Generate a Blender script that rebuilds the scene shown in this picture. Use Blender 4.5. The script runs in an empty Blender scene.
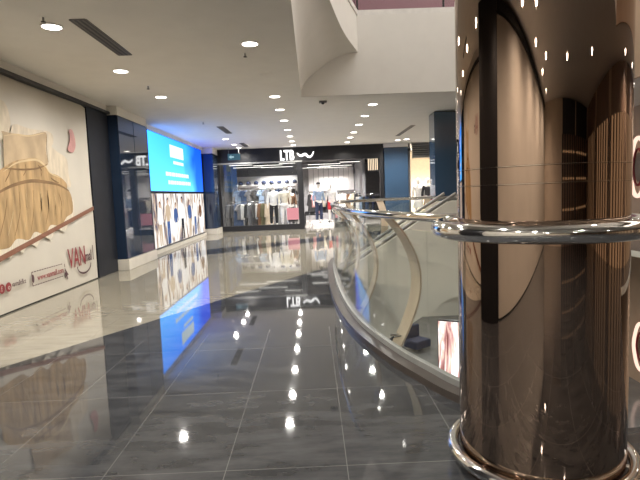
import bpy, bmesh, math, random
from mathutils import Vector, Matrix
random.seed(7)
S = bpy.context.scene
COL = S.collection
PI = math.pi

# ------------------------------------------------------------------ camera frame
F = 500.0; CAMZ = 1.4
Yc = Vector((312-320, -(194-240), -F)).normalized()
u = Vector((-0.04, 1, 0)); u = (u - u.dot(Yc)*Yc).normalized()
Xc = Yc.cross(u)
ROT = Matrix((Xc, Yc, u))                    # camera -> world
def ray(px, py): return ROT @ Vector((px-320, -(py-240), -F))
def atY(px, py, Y):
    r = ray(px, py); t = Y/r.y; return Vector((r.x*t, Y, CAMZ+r.z*t))
def atX(px, py, X):
    r = ray(px, py); t = X/r.x; return Vector((X, r.y*t, CAMZ+r.z*t))

# ------------------------------------------------------------------ materials
def new_mat(name):
    m = bpy.data.materials.new(name); m.use_nodes = True
    nt = m.node_tree; nt.nodes.clear()
    out = nt.nodes.new('ShaderNodeOutputMaterial')
    return m, nt, out
def mat(name, col, rough=.5, metal=0., var=.06, scale=8., bump=0., spec=.5, coat=0., emit=None, estr=0., stretch=(1,1,1), rvar=0.):
    m, nt, out = new_mat(name); N = nt.nodes; L = nt.links
    b = N.new('ShaderNodeBsdfPrincipled'); L.new(b.outputs[0], out.inputs[0])
    tc = N.new('ShaderNodeTexCoord'); mp = N.new('ShaderNodeMapping'); mp.inputs['Scale'].default_value = stretch
    L.new(tc.outputs['Object'], mp.inputs[0])
    nz = N.new('ShaderNodeTexNoise'); nz.inputs['Scale'].default_value = scale; nz.inputs['Detail'].default_value = 4
    L.new(mp.outputs[0], nz.inputs['Vector'])
    rp = N.new('ShaderNodeValToRGB'); e = rp.color_ramp.elements
    e[0].position = .3; e[1].position = .7
    e[0].color = (*[max(0, c*(1-var)) for c in col], 1); e[1].color = (*[min(1, c*(1+var)) for c in col], 1)
    L.new(nz.outputs[0], rp.inputs[0]); L.new(rp.outputs[0], b.inputs['Base Color'])
    b.inputs['Roughness'].default_value = rough; b.inputs['Metallic'].default_value = metal
    b.inputs['Specular IOR Level'].default_value = spec
    if coat: b.inputs['Coat Weight'].default_value = coat; b.inputs['Coat Roughness'].default_value = .02
    if rvar:
        mr = N.new('ShaderNodeMapRange'); mr.inputs[3].default_value = max(0, rough-rvar); mr.inputs[4].default_value = rough+rvar
        L.new(nz.outputs[0], mr.inputs[0]); L.new(mr.outputs[0], b.inputs['Roughness'])
    if bump:
        bp = N.new('ShaderNodeBump'); bp.inputs['Strength'].default_value = bump; bp.inputs['Distance'].default_value = .02
        L.new(nz.outputs[0], bp.inputs['Height']); L.new(bp.outputs[0], b.inputs['Normal'])
    if emit: b.inputs['Emission Color'].default_value = (*emit, 1); b.inputs['Emission Strength'].default_value = estr
    return m
class G:                                     # tiny node-graph helper
    def __init__(s, nt): s.nt = nt
    def n(s, t, **k):
        x = s.nt.nodes.new(t)
        for a, v in k.items(): setattr(x, a, v)
        return x
    def m(s, op, a, b=None, c=None):
        x = s.n('ShaderNodeMath', operation=op)
        for i, v in enumerate((a, b, c)):
            if v is None: continue
            if isinstance(v, (int, float)): x.inputs[i].default_value = v
            else: s.nt.links.new(v, x.inputs[i])
        return x.outputs[0]
    def mix(s, f, a, b):
        x = s.n('ShaderNodeMix', data_type='RGBA')
        for i, v in ((0, f), (6, a), (7, b)):
            if isinstance(v, (tuple, int, float)): x.inputs[i].default_value = v if not isinstance(v, tuple) else (*v, 1)
            else: s.nt.links.new(v, x.inputs[i])
        return x.outputs[2]

def glass_mat(name, tint=(.93,.95,.94), ior=1.45):
    m, nt, out = new_mat(name); N = nt.nodes; L = nt.links
    t = N.new('ShaderNodeBsdfTransparent'); t.inputs[0].default_value = (*tint, 1)
    g = N.new('ShaderNodeBsdfGlossy'); g.inputs['Roughness'].default_value = .0; g.inputs[0].default_value = (1,1,1,1)
    k = G(nt); lw = N.new('ShaderNodeLayerWeight'); f0 = ((ior-1)/(ior+1))**2
    f = k.m('ADD', f0, k.m('MULTIPLY', 1-f0, k.m('POWER', lw.outputs['Facing'], 5.0)))      # Schlick, the same on both faces
    lw.inputs[0].default_value = .5
    x = N.new('ShaderNodeMixShader'); L.new(f, x.inputs[0]); L.new(t.outputs[0], x.inputs[1]); L.new(g.outputs[0], x.inputs[2])
    L.new(x.outputs[0], out.inputs[0]); return m
def emit_mat(name, col, st):
    m, nt, out = new_mat(name)
    e = nt.nodes.new('ShaderNodeEmission'); e.inputs[0].default_value = (*col, 1); e.inputs[1].default_value = st
    nt.links.new(e.outputs[0], out.inputs[0]); return m

def floor_mat():
    m, nt, out = new_mat('polished_floor_tiles'); g = G(nt); L = nt.links
    b = g.n('ShaderNodeBsdfPrincipled'); L.new(b.outputs[0], out.inputs[0])
    tc = g.n('ShaderNodeTexCoord'); sp = g.n('ShaderNodeSeparateXYZ'); L.new(tc.outputs['Object'], sp.inputs[0])
    x, y = sp.outputs[0], sp.outputs[1]
    def grout(v, off, step, w):
        f = g.m('FRACT', g.m('DIVIDE', g.m('SUBTRACT', v, off), step))
        d = g.m('MULTIPLY', g.m('MINIMUM', f, g.m('SUBTRACT', 1.0, f)), step)
        return g.m('LESS_THAN', d, w)
    gd = g.m('MAXIMUM', grout(x, .125, .625, .0024), grout(y, 2.46, 1.03, .0024))
    gl = g.m('MAXIMUM', grout(x, .125, .625, .002), grout(y, 2.46, 1.03, .002))
    # dark stone clouds
    mp = g.n('ShaderNodeMapping'); mp.inputs['Scale'].default_value = (1.6, 5.0, 1); L.new(tc.outputs['Object'], mp.inputs[0])
    nz = g.n('ShaderNodeTexNoise'); nz.inputs['Scale'].default_value = 1.6; nz.inputs['Detail'].default_value = 8; nz.inputs['Roughness'].default_value = .62
    L.new(mp.outputs[0], nz.inputs[0])
    rp = g.n('ShaderNodeValToRGB'); e = rp.color_ramp.elements
    e[0].position = .3; e[0].color = (.024,.025,.027,1); e[1].position = .75; e[1].color = (.078,.079,.081,1)
    L.new(nz.outputs[0], rp.inputs[0])
    # tone of each tile
    tx = g.m('FLOOR', g.m('DIVIDE', g.m('SUBTRACT', x, .125), .625)); ty = g.m('FLOOR', g.m('DIVIDE', g.m('SUBTRACT', y, 2.46), 1.03))
    cb = g.n('ShaderNodeCombineXYZ'); L.new(tx, cb.inputs[0]); L.new(ty, cb.inputs[1])
    wn = g.n('ShaderNodeTexWhiteNoise'); L.new(cb.outputs[0], wn.inputs[0])
    dk = g.mix(g.m('MULTIPLY', wn.outputs[0], .25), rp.outputs[0], (.03,.03,.032))
    dk = g.mix(gd, dk, (.115,.113,.11))
    n2 = g.n('ShaderNodeTexNoise'); n2.inputs['Scale'].default_value = 2.2; n2.inputs['Detail'].default_value = 6; L.new(mp.outputs[0], n2.inputs[0])
    r2 = g.n('ShaderNodeValToRGB'); e = r2.color_ramp.elements
    e[0].position = .3; e[0].color = (.215,.195,.15,1); e[1].position = .7; e[1].color = (.28,.255,.20,1)
    L.new(n2.outputs[0], r2.inputs[0])
    lt = g.mix(gl, r2.outputs[0], (.18,.165,.13))
    # oblique layout: cream field between two dark fields
    a = g.m('LESS_THAN', g.m('SUBTRACT', x, g.m('ADD', -2.77, g.m('MULTIPLY', .577, g.m('SUBTRACT', y, 4.27)))), 0)   # beyond the first edge
    q = g.m('SUBTRACT', y, g.m('ADD', 11.75, g.m('MULTIPLY', .80, g.m('ADD', x, 3.4))))
    band = g.m('MULTIPLY', g.m('GREATER_THAN', q, 0), g.m('LESS_THAN', q, 1.5))
    cream = g.m('MULTIPLY', a, g.m('SUBTRACT', 1.0, band))
    L.new(g.mix(cream, dk, lt), b.inputs['Base Color'])
    rr = g.n('ShaderNodeMapRange'); rr.inputs[3].default_value = .015; rr.inputs[4].default_value = .06; L.new(nz.outputs[0], rr.inputs[0])
    L.new(rr.outputs[0], b.inputs['Roughness'])
    L.new(g.m('ADD', 1.46, g.m('MULTIPLY', cream, .62)), b.inputs['IOR']); b.inputs['Specular IOR Level'].default_value = .6
    wv = g.n('ShaderNodeTexNoise'); wv.inputs['Scale'].default_value = 2.5; wv.inputs['Detail'].default_value = 1; L.new(tc.outputs['Object'], wv.inputs[0])
    bp = g.n('ShaderNodeBump'); bp.inputs['Strength'].default_value = .006; bp.inputs['Distance'].default_value = .02; L.new(wv.outputs[0], bp.inputs['Height']); L.new(bp.outputs[0], b.inputs['Normal'])
    return m

def screen_mat():
    m, nt, out = new_mat('led_screen_blue'); g = G(nt); L = nt.links
    tc = g.n('ShaderNodeTexCoord'); sp = g.n('ShaderNodeSeparateXYZ'); L.new(tc.outputs['Generated'], sp.inputs[0])
    y, z = sp.outputs[1], sp.outputs[2]
    nz = g.n('ShaderNodeTexNoise'); nz.inputs['Scale'].default_value = 2.2; nz.inputs['Detail'].default_value = 1.5
    mp = g.n('ShaderNodeMapping'); mp.inputs['Scale'].default_value = (1, 2.2, .7); L.new(tc.outputs['Generated'], mp.inputs[0]); L.new(mp.outputs[0], nz.inputs[0])
    up = g.mix(y, (.08,.62,2.4), (.03,.30,2.1))
    c = g.mix(g.m('POWER', g.m('SUBTRACT', 1.0, z), 1.2), up, (.17,.84,2.0))
    d = g.m('MULTIPLY', g.m('GREATER_THAN', y, .0), g.m('SMOOTH_MAX', g.m('MULTIPLY', g.m('SUBTRACT', g.m('ADD', y, g.m('MULTIPLY', nz.outputs[0], .5)), .86), 4.0), 0.0, .1))
    c = g.mix(g.m('MINIMUM', d, .85), c, (.005,.07,1.2))
    e = g.n('ShaderNodeEmission'); L.new(c, e.inputs[0]); e.inputs[1].default_value = 1.15
    L.new(e.outputs[0], out.inputs[0]); return m
def display_mat():
    m, nt, out = new_mat('lit_fashion_display_print'); g = G(nt); L = nt.links
    tc = g.n('ShaderNodeTexCoord'); mp = g.n('ShaderNodeMapping'); mp.inputs['Scale'].default_value = (1, 24, 1.5); L.new(tc.outputs['Generated'], mp.inputs[0])
    nz = g.n('ShaderNodeTexNoise'); nz.inputs['Scale'].default_value = 1.5; nz.inputs['Detail'].default_value = 5; nz.inputs['Distortion'].default_value = .25; L.new(mp.outputs[0], nz.inputs[0])
    rp = g.n('ShaderNodeValToRGB'); el = rp.color_ramp.elements
    el[0].position = .30; el[0].color = (.02,.025,.04,1); el[1].position = .62; el[1].color = (1,.98,.95,1)
    for p, c in ((.36,(.10,.13,.22,1)), (.40,(.40,.26,.18,1)), (.45,(.72,.62,.52,1)), (.51,(.95,.9,.86,1))):
        x = el.new(p); x.color = c
    L.new(nz.outputs[0], rp.inputs[0])
    e = g.n('ShaderNodeEmission'); L.new(rp.outputs[0], e.inputs[0]); e.inputs[1].default_value = .95
    L.new(e.outputs[0], out.inputs[0]); return m
def poster_mat():
    m, nt, out = new_mat('lightbox_poster_print'); g = G(nt); L = nt.links
    tc = g.n('ShaderNodeTexCoord'); mp = g.n('ShaderNodeMapping'); mp.inputs['Scale'].default_value = (3.2, 1, 1.3); L.new(tc.outputs['Generated'], mp.inputs[0])
    nz = g.n('ShaderNodeTexNoise'); nz.inputs['Scale'].default_value = 1.9; nz.inputs['Detail'].default_value = 3; nz.inputs['Distortion'].default_value = 1.2; L.new(mp.outputs[0], nz.inputs[0])
    rp = g.n('ShaderNodeValToRGB'); el = rp.color_ramp.elements
    el[0].position = .30; el[0].color = (.22,.07,.06,1); el[1].position = .62; el[1].color = (1,.97,.97,1)
    for p, c in ((.40,(.62,.30,.30,1)), (.48,(.85,.62,.5,1)), (.53,(.95,.8,.85,1))):
        x = el.new(p); x.color = c
    L.new(nz.outputs[0], rp.inputs[0])
    e = g.n('ShaderNodeEmission'); L.new(rp.outputs[0], e.inputs[0]); e.inputs[1].default_value = 1.35
    L.new(e.outputs[0], out.inputs[0]); return m

M = dict(
    floor=floor_mat(),
    ceil=mat('ceiling_paint', (.84,.82,.785), .9, var=.02, scale=3),
    white=mat('white_plaster', (.82,.80,.76), .85, var=.02, scale=3),
    cream=mat('cream_cladding', (.74,.72,.63), .6, var=.03, scale=1.5),
    beige=mat('beige_wall_paint', (.62,.52,.41), .75, var=.03, scale=1.5),
    brownwall=mat('brown_wall_panel', (.20,.13,.09), .35, var=.12, scale=2),
    dark=mat('black_wall_panel', (.012,.014,.020), .45, var=.2, scale=4, spec=.25),
    black=mat('black_satin_metal', (.012,.012,.014), .4, var=.2, scale=6),
    navy=mat('navy_gloss_glass_panel', (.018,.032,.062), .04, var=.12, scale=1.2, spec=.5, coat=.35),
    blue=mat('slate_blue_gloss_panel', (.045,.085,.145), .05, var=.08, scale=1, spec=.8, coat=.6),
    plinth=mat('cream_stone_plinth', (.66,.62,.54), .12, var=.06, scale=3),
    banner=mat('printed_vinyl_banner', (.56,.52,.445), .55, var=.035, scale=1.6, bump=.05),
    brown=mat('brown_print', (.22,.095,.055), .55, var=.05),
    red=mat('dark_red_print', (.24,.025,.03), .55),
    wine=mat('wine_print', (.08,.03,.035), .55),
    tan=mat('tan_pillow_print', (.45,.335,.205), .6, var=.22, scale=2.0, stretch=(1,1.5,1)),
    palefab=mat('cream_pillow_print', (.58,.50,.38), .6, var=.16, scale=4, stretch=(1,2.5,1)),
    gold=mat('golden_blanket_print', (.40,.265,.125), .6, var=.34, scale=2.6, stretch=(1,3.4,.7)),
    fold=mat('brown_fold_print', (.20,.115,.05), .6, var=.25, scale=3),
    foldlight=mat('pale_fold_print', (.56,.43,.25), .6, var=.12, scale=3),
    fringe=mat('white_fringe_print', (.66,.60,.49), .6, var=.15, scale=9, stretch=(1,5,.5)),
    petal=mat('pink_petal_print', (.55,.29,.27), .6, var=.15, scale=5),
    column=mat('bronze_mirror_steel', (.43,.32,.25), .022, 1.0, var=.02, scale=2),
    seam=mat('column_seam_steel', (.60,.50,.42), .15, 1.0),
    chrome=mat('polished_chrome', (.74,.73,.71), .07, 1.0, var=.03),
    brass=mat('brushed_champagne_steel', (.74,.61,.46), .34, .55, var=.08, scale=6, stretch=(1,1,.4)),
    steel=mat('grey_steel_channel', (.33,.33,.31), .45, .4, var=.06),
    kerb=mat('dark_brown_kerb_stone', (.055,.045,.038), .3, var=.2, scale=5),
    glass=glass_mat('clear_glass'),
    shopglass=glass_mat('shop_window_glass', (.96,.97,.97), 1.35),
    lamp=emit_mat('lamp_diffuser', (1.0,.93,.83), 12),
    strip=emit_mat('shop_strip_lamp', (1.0,.95,.88), 2.2),
    trim=mat('white_lamp_trim', (.82,.80,.77), .4),
    grille=mat('grey_vent_grille', (.15,.14,.135), .5),
    screen=screen_mat(), display=display_mat(), poster=poster_mat(),
    scrtext=emit_mat('screen_white_graphics', (.75,.92,1.0), 1.25),
    sign=emit_mat('white_sign_letters', (1,.99,.97), 2.4),
    pinkwall=mat('mauve_hoarding', (.30,.145,.18), .5, var=.05, scale=1),
    pinksheet=emit_mat('pink_lit_sheet', (.95,.38,.42), .75),
    lowfloor=mat('grey_stone_floor', (.16,.16,.155), .12, var=.15, scale=2),
    shopfloor=mat('pale_shop_floor', (.52,.48,.44), .12, var=.05, scale=2),
    shopwall=mat('shop_white_panel', (.80,.79,.78), .6, var=.03),
    shopgrey=mat('shop_grey_wall', (.23,.23,.24), .6, var=.1),
    shopdark=mat('shop_dark_ceiling', (.03,.03,.032), .7, var=.2),
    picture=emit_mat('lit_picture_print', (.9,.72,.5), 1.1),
    mannequin=mat('matte_white_mannequin', (.80,.77,.73), .4, var=.03),
    skin=mat('beige_mannequin_skin', (.60,.42,.31), .5, var=.03),
    neon=emit_mat('pinkish_ring_lamp', (1.0,.66,.52), 1.1),
    warmwin=emit_mat('warm_lit_shop_backdrop', (1.0,.68,.40), .35),
    hang=emit_mat('teal_lit_sign_panel', (.10,.22,.30), .45),
    upfill=emit_mat('added_glow_backdrop', (1.0,.90,.78), 2.6),
    hangtext=emit_mat('pale_sign_print', (.5,.75,.85), .6),
    tanwall=mat('tan_wall_paint', (.46,.33,.23), .6, var=.04, scale=1.5),
    rubber=mat('grey_rubber_handrail', (.20,.19,.175), .45),
)
FAB = dict(white=(.80,.79,.77), black=(.018,.018,.02), charcoal=(.04,.04,.044), grey=(.16,.16,.17), denim=(.045,.075,.15), 
           paleblue=(.24,.32,.45), navy=(.02,.03,.07), brown=(.17,.09,.05), olive=(.14,.13,.07), beige=(.55,.45,.33), 
           pink=(.66,.33,.33), red=(.5,.03,.04), cream=(.68,.62,.5))
FM = {k: mat('fabric_'+k, v, .85, var=.15, scale=14, bump=.15) for k, v in FAB.items()}

# ------------------------------------------------------------------ mesh helpers
class MB:
    def __init__(s): s.b = bmesh.new()
    def box(s, x0, x1, y0, y1, z0, z1):
        vs = [s.b.verts.new(p) for p in ((x0,y0,z0),(x1,y0,z0),(x1,y1,z0),(x0,y1,z0),(x0,y0,z1),(x1,y0,z1),(x1,y1,z1),(x0,y1,z1))]
        for f in ((3,2,1,0),(4,5,6,7),(0,1,5,4),(1,2,6,5),(2,3,7,6),(3,0,4,7)): s.b.faces.new([vs[i] for i in f])
        return s
    def tube(s, pts, r, n=12, closed=False, radii=None, caps=True):
        pts = [Vector(p) for p in pts]; rings = []; k = len(pts); prev = None
        for i, p in enumerate(pts):
            a = pts[(i-1) % k] if (closed or i) else p; c = pts[(i+1) % k] if (closed or i < k-1) else p
            t = (c-a).normalized()
            if prev is None:
                up = Vector((0,0,1)) if abs(t.z) < .9 else Vector((1,0,0)); n1 = t.cross(up).normalized()
            else: n1 = (prev - prev.dot(t)*t).normalized()
            prev = n1; n2 = t.cross(n1); rr = radii[i] if radii else r
            rings.append([s.b.verts.new(p + (n1*math.cos(2*PI*j/n) + n2*math.sin(2*PI*j/n))*rr) for j in range(n)])
        for i in range(k if closed else k-1):
            A, B = rings[i], rings[(i+1) % k]
            for j in range(n): s.b.faces.new((A[j], A[(j+1)%n], B[(j+1)%n], B[j]))
        if caps and not closed: s.b.faces.new(rings[0][::-1]); s.b.faces.new(rings[-1])
        return s
    def lathe(s, prof, n=64, cx=0, cy=0):
        rings = [[s.b.verts.new((cx+r*math.cos(2*PI*j/n), cy+r*math.sin(2*PI*j/n), z)) for j in range(n)] for r, z in prof]
        for A, B in zip(rings, rings[1:]):
            for j in range(n): s.b.faces.new((A[j], A[(j+1)%n], B[(j+1)%n], B[j]))
        s.b.faces.new(rings[0][::-1]); s.b.faces.new(rings[-1]); return s
    def prism(s, poly, vec):
        A = [s.b.verts.new(p) for p in poly]; B = [s.b.verts.new(Vector(p)+Vector(vec)) for p in poly]
        s.b.faces.new(A[::-1]); s.b.faces.new(B); n = len(A)
        for j in range(n): s.b.faces.new((A[j], A[(j+1)%n], B[(j+1)%n], B[j]))
        return s
    def grid(s, rows):
        V = [[s.b.verts.new(p) for p in r] for r in rows]
        for a, b in zip(V, V[1:]):
            for j in range(len(a)-1): s.b.faces.new((a[j], a[j+1], b[j+1], b[j]))
        return s
    def sphere(s, c, rx, ry=None, rz=None, nu=16, nv=10):
        ry = ry or rx; rz = rz or rx; m = Matrix.Translation(c) @ Matrix.Diagonal((rx, ry, rz, 1))
        bmesh.ops.create_uvsphere(s.b, u_segments=nu, v_segments=nv, radius=1, matrix=m); return s
    def build(s, name, m, parent=None, smooth=False, bevel=0.):
        bmesh.ops.recalc_face_normals(s.b, faces=s.b.faces)
        if bevel:
            bmesh.ops.bevel(s.b, geom=[e for e in s.b.edges], offset=bevel, segments=2, affect='EDGES', clamp_overlap=True)
        me = bpy.data.meshes.new(name); s.b.to_mesh(me); s.b.free()
        return link(name, me, m, parent, smooth)
def link(name, me, m, parent=None, smooth=False):
    o = bpy.data.objects.new(name, me); COL.objects.link(o)
    if m: me.materials.clear(); me.materials.append(m)
    if smooth:
        for p in me.polygons: p.use_smooth = True
        me.set_sharp_from_angle(angle=math.radians(40))
    if parent: o.parent = parent
    return o
def tag(o, label=None, cat=None, group=None, kind=None):
    for k, v in (('label',label),('category',cat),('group',group),('kind',kind)):
        if v: o[k] = v
    return o
def thing(name, label, cat, loc=(0,0,0), rz=0, group=None):
    o = bpy.data.objects.new(name, None); COL.objects.link(o); o.empty_display_size = .1
    o.location = loc; o.rotation_euler = (0,0,rz); return tag(o, label, cat, group)
def struct(o): o['kind'] = 'structure'; return o
def dup(root, loc, rz=0, label=None, group=None, remat=None):
    r = root.copy(); COL.objects.link(r); r.location = loc; r.rotation_euler = (0,0,rz)
    if label: r['label'] = label
    if group: r['group'] = group
    for ch in list(root.children):
        c = ch.copy(); COL.objects.link(c); c.parent = r
        if c.type == 'LIGHT': pass
        for q in ch.children:
            d = q.copy(); COL.objects.link(d); d.parent = c
    return r
def plate(name, outer, holes, z0, z1, mats):
    cu = bpy.data.curves.new(name, 'CURVE'); cu.dimensions = '2D'; cu.fill_mode = 'BOTH'; cu.extrude = (z1-z0)/2
    for loop in [outer]+holes:
        sp = cu.splines.new('POLY'); sp.points.add(len(loop)-1); sp.use_cyclic_u = True
        for p, q in zip(sp.points, loop): p.co = (q[0], q[1], 0, 1)
    t = bpy.data.objects.new('t', cu); COL.objects.link(t); bpy.context.view_layer.update()
    me = bpy.data.meshes.new_from_object(t.evaluated_get(bpy.context.evaluated_depsgraph_get()))
    bpy.data.objects.remove(t); me.name = name
    me.transform(Matrix.Translation((0,0,(z0+z1)/2)))
    o = link(name, me, None); me.materials.clear()
    for m in mats: me.materials.append(m)
    for p in me.polygons:
        p.use_smooth = False
        p.material_index = 0 if p.normal.z > .5 else (1 if p.normal.z < -.5 else min(2, len(mats)-1))
    return struct(o)
def text(name, body, m, mw, size, parent=None, ext=.004, off=0., shear=0., sx=1.):
    cu = bpy.data.curves.new(name, 'FONT'); cu.body = body; cu.size = size; cu.extrude = ext; cu.offset = off; cu.shear = shear
    cu.resolution_u = 3
    t = bpy.data.objects.new('t', cu); COL.objects.link(t); bpy.context.view_layer.update()
    me = bpy.data.meshes.new_from_object(t.evaluated_get(bpy.context.evaluated_depsgraph_get())); bpy.data.objects.remove(t)
    me.transform(mw @ Matrix.Diagonal((sx,1,1,1)))
    return link(name, me, m, parent)
def smooth_path(pts, n=6, closed=False):     # Catmull-Rom
    P = [Vector(p) for p in pts]; out = []; k = len(P)
    for i in range(k if closed else k-1):
        a, b, c, d = (P[(i+j) % k] if closed else P[min(max(i+j,0),k-1)] for j in (-1,0,1,2))
        for s_ in range(n):
            t = s_/n; out.append(.5*((2*b)+(c-a)*t+(2*a-5*b+4*c-d)*t*t+(3*b-a-3*c+d)*t**3))
    if not closed: out.append(P[-1])
    return out
def resample(path, step):
    d = [0]
    for a, b in zip(path, path[1:]): d.append(d[-1]+(b-a).length)
    n = max(1, round(d[-1]/step)); out = []; i = 0
    for k in range(n+1):
        s_ = d[-1]*k/n
        while i < len(d)-2 and d[i+1] < s_: i += 1
        t = (s_-d[i])/max(1e-9, d[i+1]-d[i]); out.append(path[i].lerp(path[i+1], min(1,t)))
    return out
ORD = ['first','second','third','fourth','fifth','sixth','seventh','eighth','ninth','tenth','eleventh','twelfth','thirteenth','fourteenth','fifteenth','sixteenth','seventeenth','eighteenth']

# ------------------------------------------------------------------ the void and the shell
CR = .382; CX, CY = 1.094, 2.405
VE = smooth_path([(1.30,2.72,0),(.96,3.24,0),(.82,3.57,0),(.64,4.09,0),(.45,4.92,0),(.35,5.89,0),(.31,7.15,0),(.32,8.5,0),(.38,9.75,0),(.62,10.9,0),(1.25,11.75,0),(2.4,12.05,0),(3.4,12.1,0),(6.5,12.1,0)], 6)
void_poly = [(p.x,p.y) for p in VE] + [(6.5, 2.72)]
H = 3.3
plate('floor', [(-6,-9),(10,-9),(10,21.0),(-6,21.0)], [void_poly[::-1]], -.12, 0, [M['floor'], M['white'], M['cream']])
X0 = -.13
plate('ceiling', [(-6,-9),(10,-9),(10,20.28),(-6,20.28)], [[(X0-.02,.97),(X0-.02,10.03),(6.08,10.03),(6.08,.97)]], H, H+.05, [M['white'], M['ceil'], M['white']])
# bulkhead round the upper void: straight far face, coved soffit on the corridor side
HU = 4.75; ZC = 4.11
U = smooth_path([(X0+.02,1.0,0),(X0+.03,3.0,0),(-.03,4.4,0),(.13,5.9,0),(.36,7.33,0),(.65,8.77,0),(1.0,10,0)], 6)
b = MB()
b.box(X0,6.05,10.0,10.06,H+.0,HU)
b.build('trim_1', M['white']); struct(bpy.data.objects['trim_1'])
prof = [(0,0),(.0,.14),(.05,.30),(.14,.45),(.29,.60),(.45,.76),(.61,.89),(.8,.97),(1,1)]
rows = []
for p in U: rows.append([(X0-.06, p.y, H+.006)]+[(X0+(p.x-X0)*a, p.y, H+(ZC-H)*c) for a, c in prof])
o = MB().grid(rows).build('trim_2', M['white'], smooth=True); struct(o)
b = MB(); b.grid([[(p.x,p.y,ZC) for p in U],[(p.x,p.y,HU) for p in U]]); struct(b.build('trim_3', M['white'], smooth=True))
struct(MB().box(X0,6.05,.94,1.0,H,HU).build('trim_4', M['white'])); struct(MB().box(6.05,6.11,.94,10.06,H,HU).build('trim_9', M['tanwall']))
up_hole = [(p.x,p.y) for p in U]+[(6.05,10),(6.05,1.0)]
plate('floor_upper', [(-6,-9),(10,-9),(10,16),(-6,16)], [up_hole], HU, HU+.05, [M['lowfloor'], M['white'], M['white']])
o = MB().box(-6,10,-9,16,8.4,8.5).build('ceiling_upper', M['ceil']); struct(o)
b = MB().box(-6,10,13.2,13.3,HU+.05,8.4); struct(b.build('wall_upper_back', M['pinkwall']))
b = MB().box(-4.2,-4.1,-9,13.2,HU+.05,8.4); struct(b.build('wall_upper_left', M['beige']))
b = MB().box(8.3,8.4,-9,13.2,HU+.05,8.4); struct(b.build('wall_upper_right', M['brownwall']))
b = MB().box(-4.1,8.3,-8.6,-8.5,HU+.05,8.4); struct(b.build('wall_upper_front', M['beige']))
# lower level seen through the void
LZ = -4.8
struct(MB().box(-6,10,-2,24,LZ-.1,LZ).build('floor_lower', M['lowfloor']))
struct(MB().box(-6,10,24,24.1,LZ,-.12).build('wall_lower_back', M['cream']))
struct(MB().box(-6,-5.9,-2,24,LZ,-.12).build('wall_lower_left', M['beige']))
struct(MB().box(9.9,10,-2,24,LZ,-.12).build('wall_lower_right', M['tanwall']))
b = MB(); b.box(1.2,6.5,12.16,12.3,-1.42,-.12); struct(b.build('trim_5', M['cream']))
# left wall, back wall, right wall
struct(MB().box(-4.3,-4.05,-9,10.14,0,H).build('wall_left', M['dark']))
struct(MB().box(-4.5,-4.26,10.14,20.28,0,H).build('wall_left_far', M['dark']))
struct(MB().box(-4.05,8.3,-8.3,-8.2,0,H).build('wall_behind', M['beige']))
struct(MB().box(8.3,8.4,-8.3,14,0,H).build('wall_right', M['tanwall']))
struct(MB().box(-4.2,-3.86,20.28,20.5,0,H).build('wall_far_left', M['dark']))

# ------------------------------------------------------------------ mirrored column with guard rings
col = thing('mirrored_column', 'large round bronze mirror column with chrome guard rings at the void edge', 'column', (CX,CY,0)); col['kind'] = 'thing'
def seam_z(py): return atY(540, py, CY-CR*.9).z
z1, z2 = seam_z(183), seam_z(165)
MB().lathe([(CR-.004,0),(CR-.004,.02),(CR,.022),(CR,z1-.004),(CR-.003,z1-.002)], 128).build('lower_panel', M['column'], col, True)
MB().lathe([(CR-.003,z1),(CR,z1+.002),(CR,z2-.002),(CR-.003,z2)], 128).build('collar_panel', M['column'], col, True)
MB().lathe([(CR-.003,z2+.002),(CR,z2+.004),(CR,8.38)], 128).build('upper_panel', M['column'], col, True)
MB().lathe([(CR-.002,z1-.003),(CR+.0015,z1-.002),(CR+.0015,z1+.001),(CR-.002,z1+.002)], 128).build('seam_strip', M['seam'], col, True)
MB().lathe([(CR-.002,z2-.001),(CR+.0015,z2),(CR+.0015,z2+.003),(CR-.002,z2+.004)], 128).build('seam_strip', M['seam'], col, True)
def ring(name, R, z, r):
    pts = [(R*math.cos(2*PI*k/96), R*math.sin(2*PI*k/96), z) for k in range(96)]
    o = MB().tube(pts, r, 20, closed=True).build(name, M['chrome'], col, True)
    for k in range(6):
        a = 2*PI*k/6+.45
        MB().tube([((CR-.004)*math.cos(a),(CR-.004)*math.sin(a),z),(R*math.cos(a),R*math.sin(a),z)], r*.35, 10).build('standoff', M['chrome'], o, True)
RZ = 1.205
ring('upper_guard_ring', CR+.088, RZ, .042)
ring('lower_guard_ring', CR+.036, .085, .029)

# ------------------------------------------------------------------ balustrade round the void
def offset_path(path, d):
    out = []
    for i, p in enumerate(path):
        a = path[max(0,i-1)]; c = path[min(len(path)-1,i+1)]; t = (c-a).normalized()
        out.append(Vector((p.x + t.y*d, p.y - t.x*d, p.z)))   # d>0: into the void side (right of travel)
    return out
def ribbon(path, d0, d1, z0, z1):            # a wall that follows the path between two offsets
    A, B = offset_path(path, d0), offset_path(path, d1); rows = []
    for a, c in zip(A, B): rows.append([(a.x,a.y,z0),(c.x,c.y,z0),(c.x,c.y,z1),(a.x,a.y,z1),(a.x,a.y,z0)])
    m = MB().grid(rows)
    for r in (rows[0], rows[-1]): m.b.faces.new([m.b.verts.new(p) for p in r[:4]])
    bmesh.ops.remove_doubles(m.b, verts=m.b.verts, dist=1e-5); return m
RS = resample(VE, .06)
RS = [p for p in RS if p.x < 5.2]
bal = thing('glass_balustrade', 'curved glass balustrade with chrome handrail and bowed steel posts round the floor void', 'balustrade', (0,0,0))
ribbon(RS, -.10, .0, 0.0, .055).build('kerb', M['kerb'], bal)
ribbon(RS, -.0, .045, -.05, .10).build('base_channel', M['steel'], bal)
RAILZ = 1.20
rail = [Vector((p.x,p.y,RAILZ)) for p in offset_path(RS, .02)]
MB().tube(rail, .034, 16).build('handrail', M['chrome'], bal, True)
POSTS = []
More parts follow.
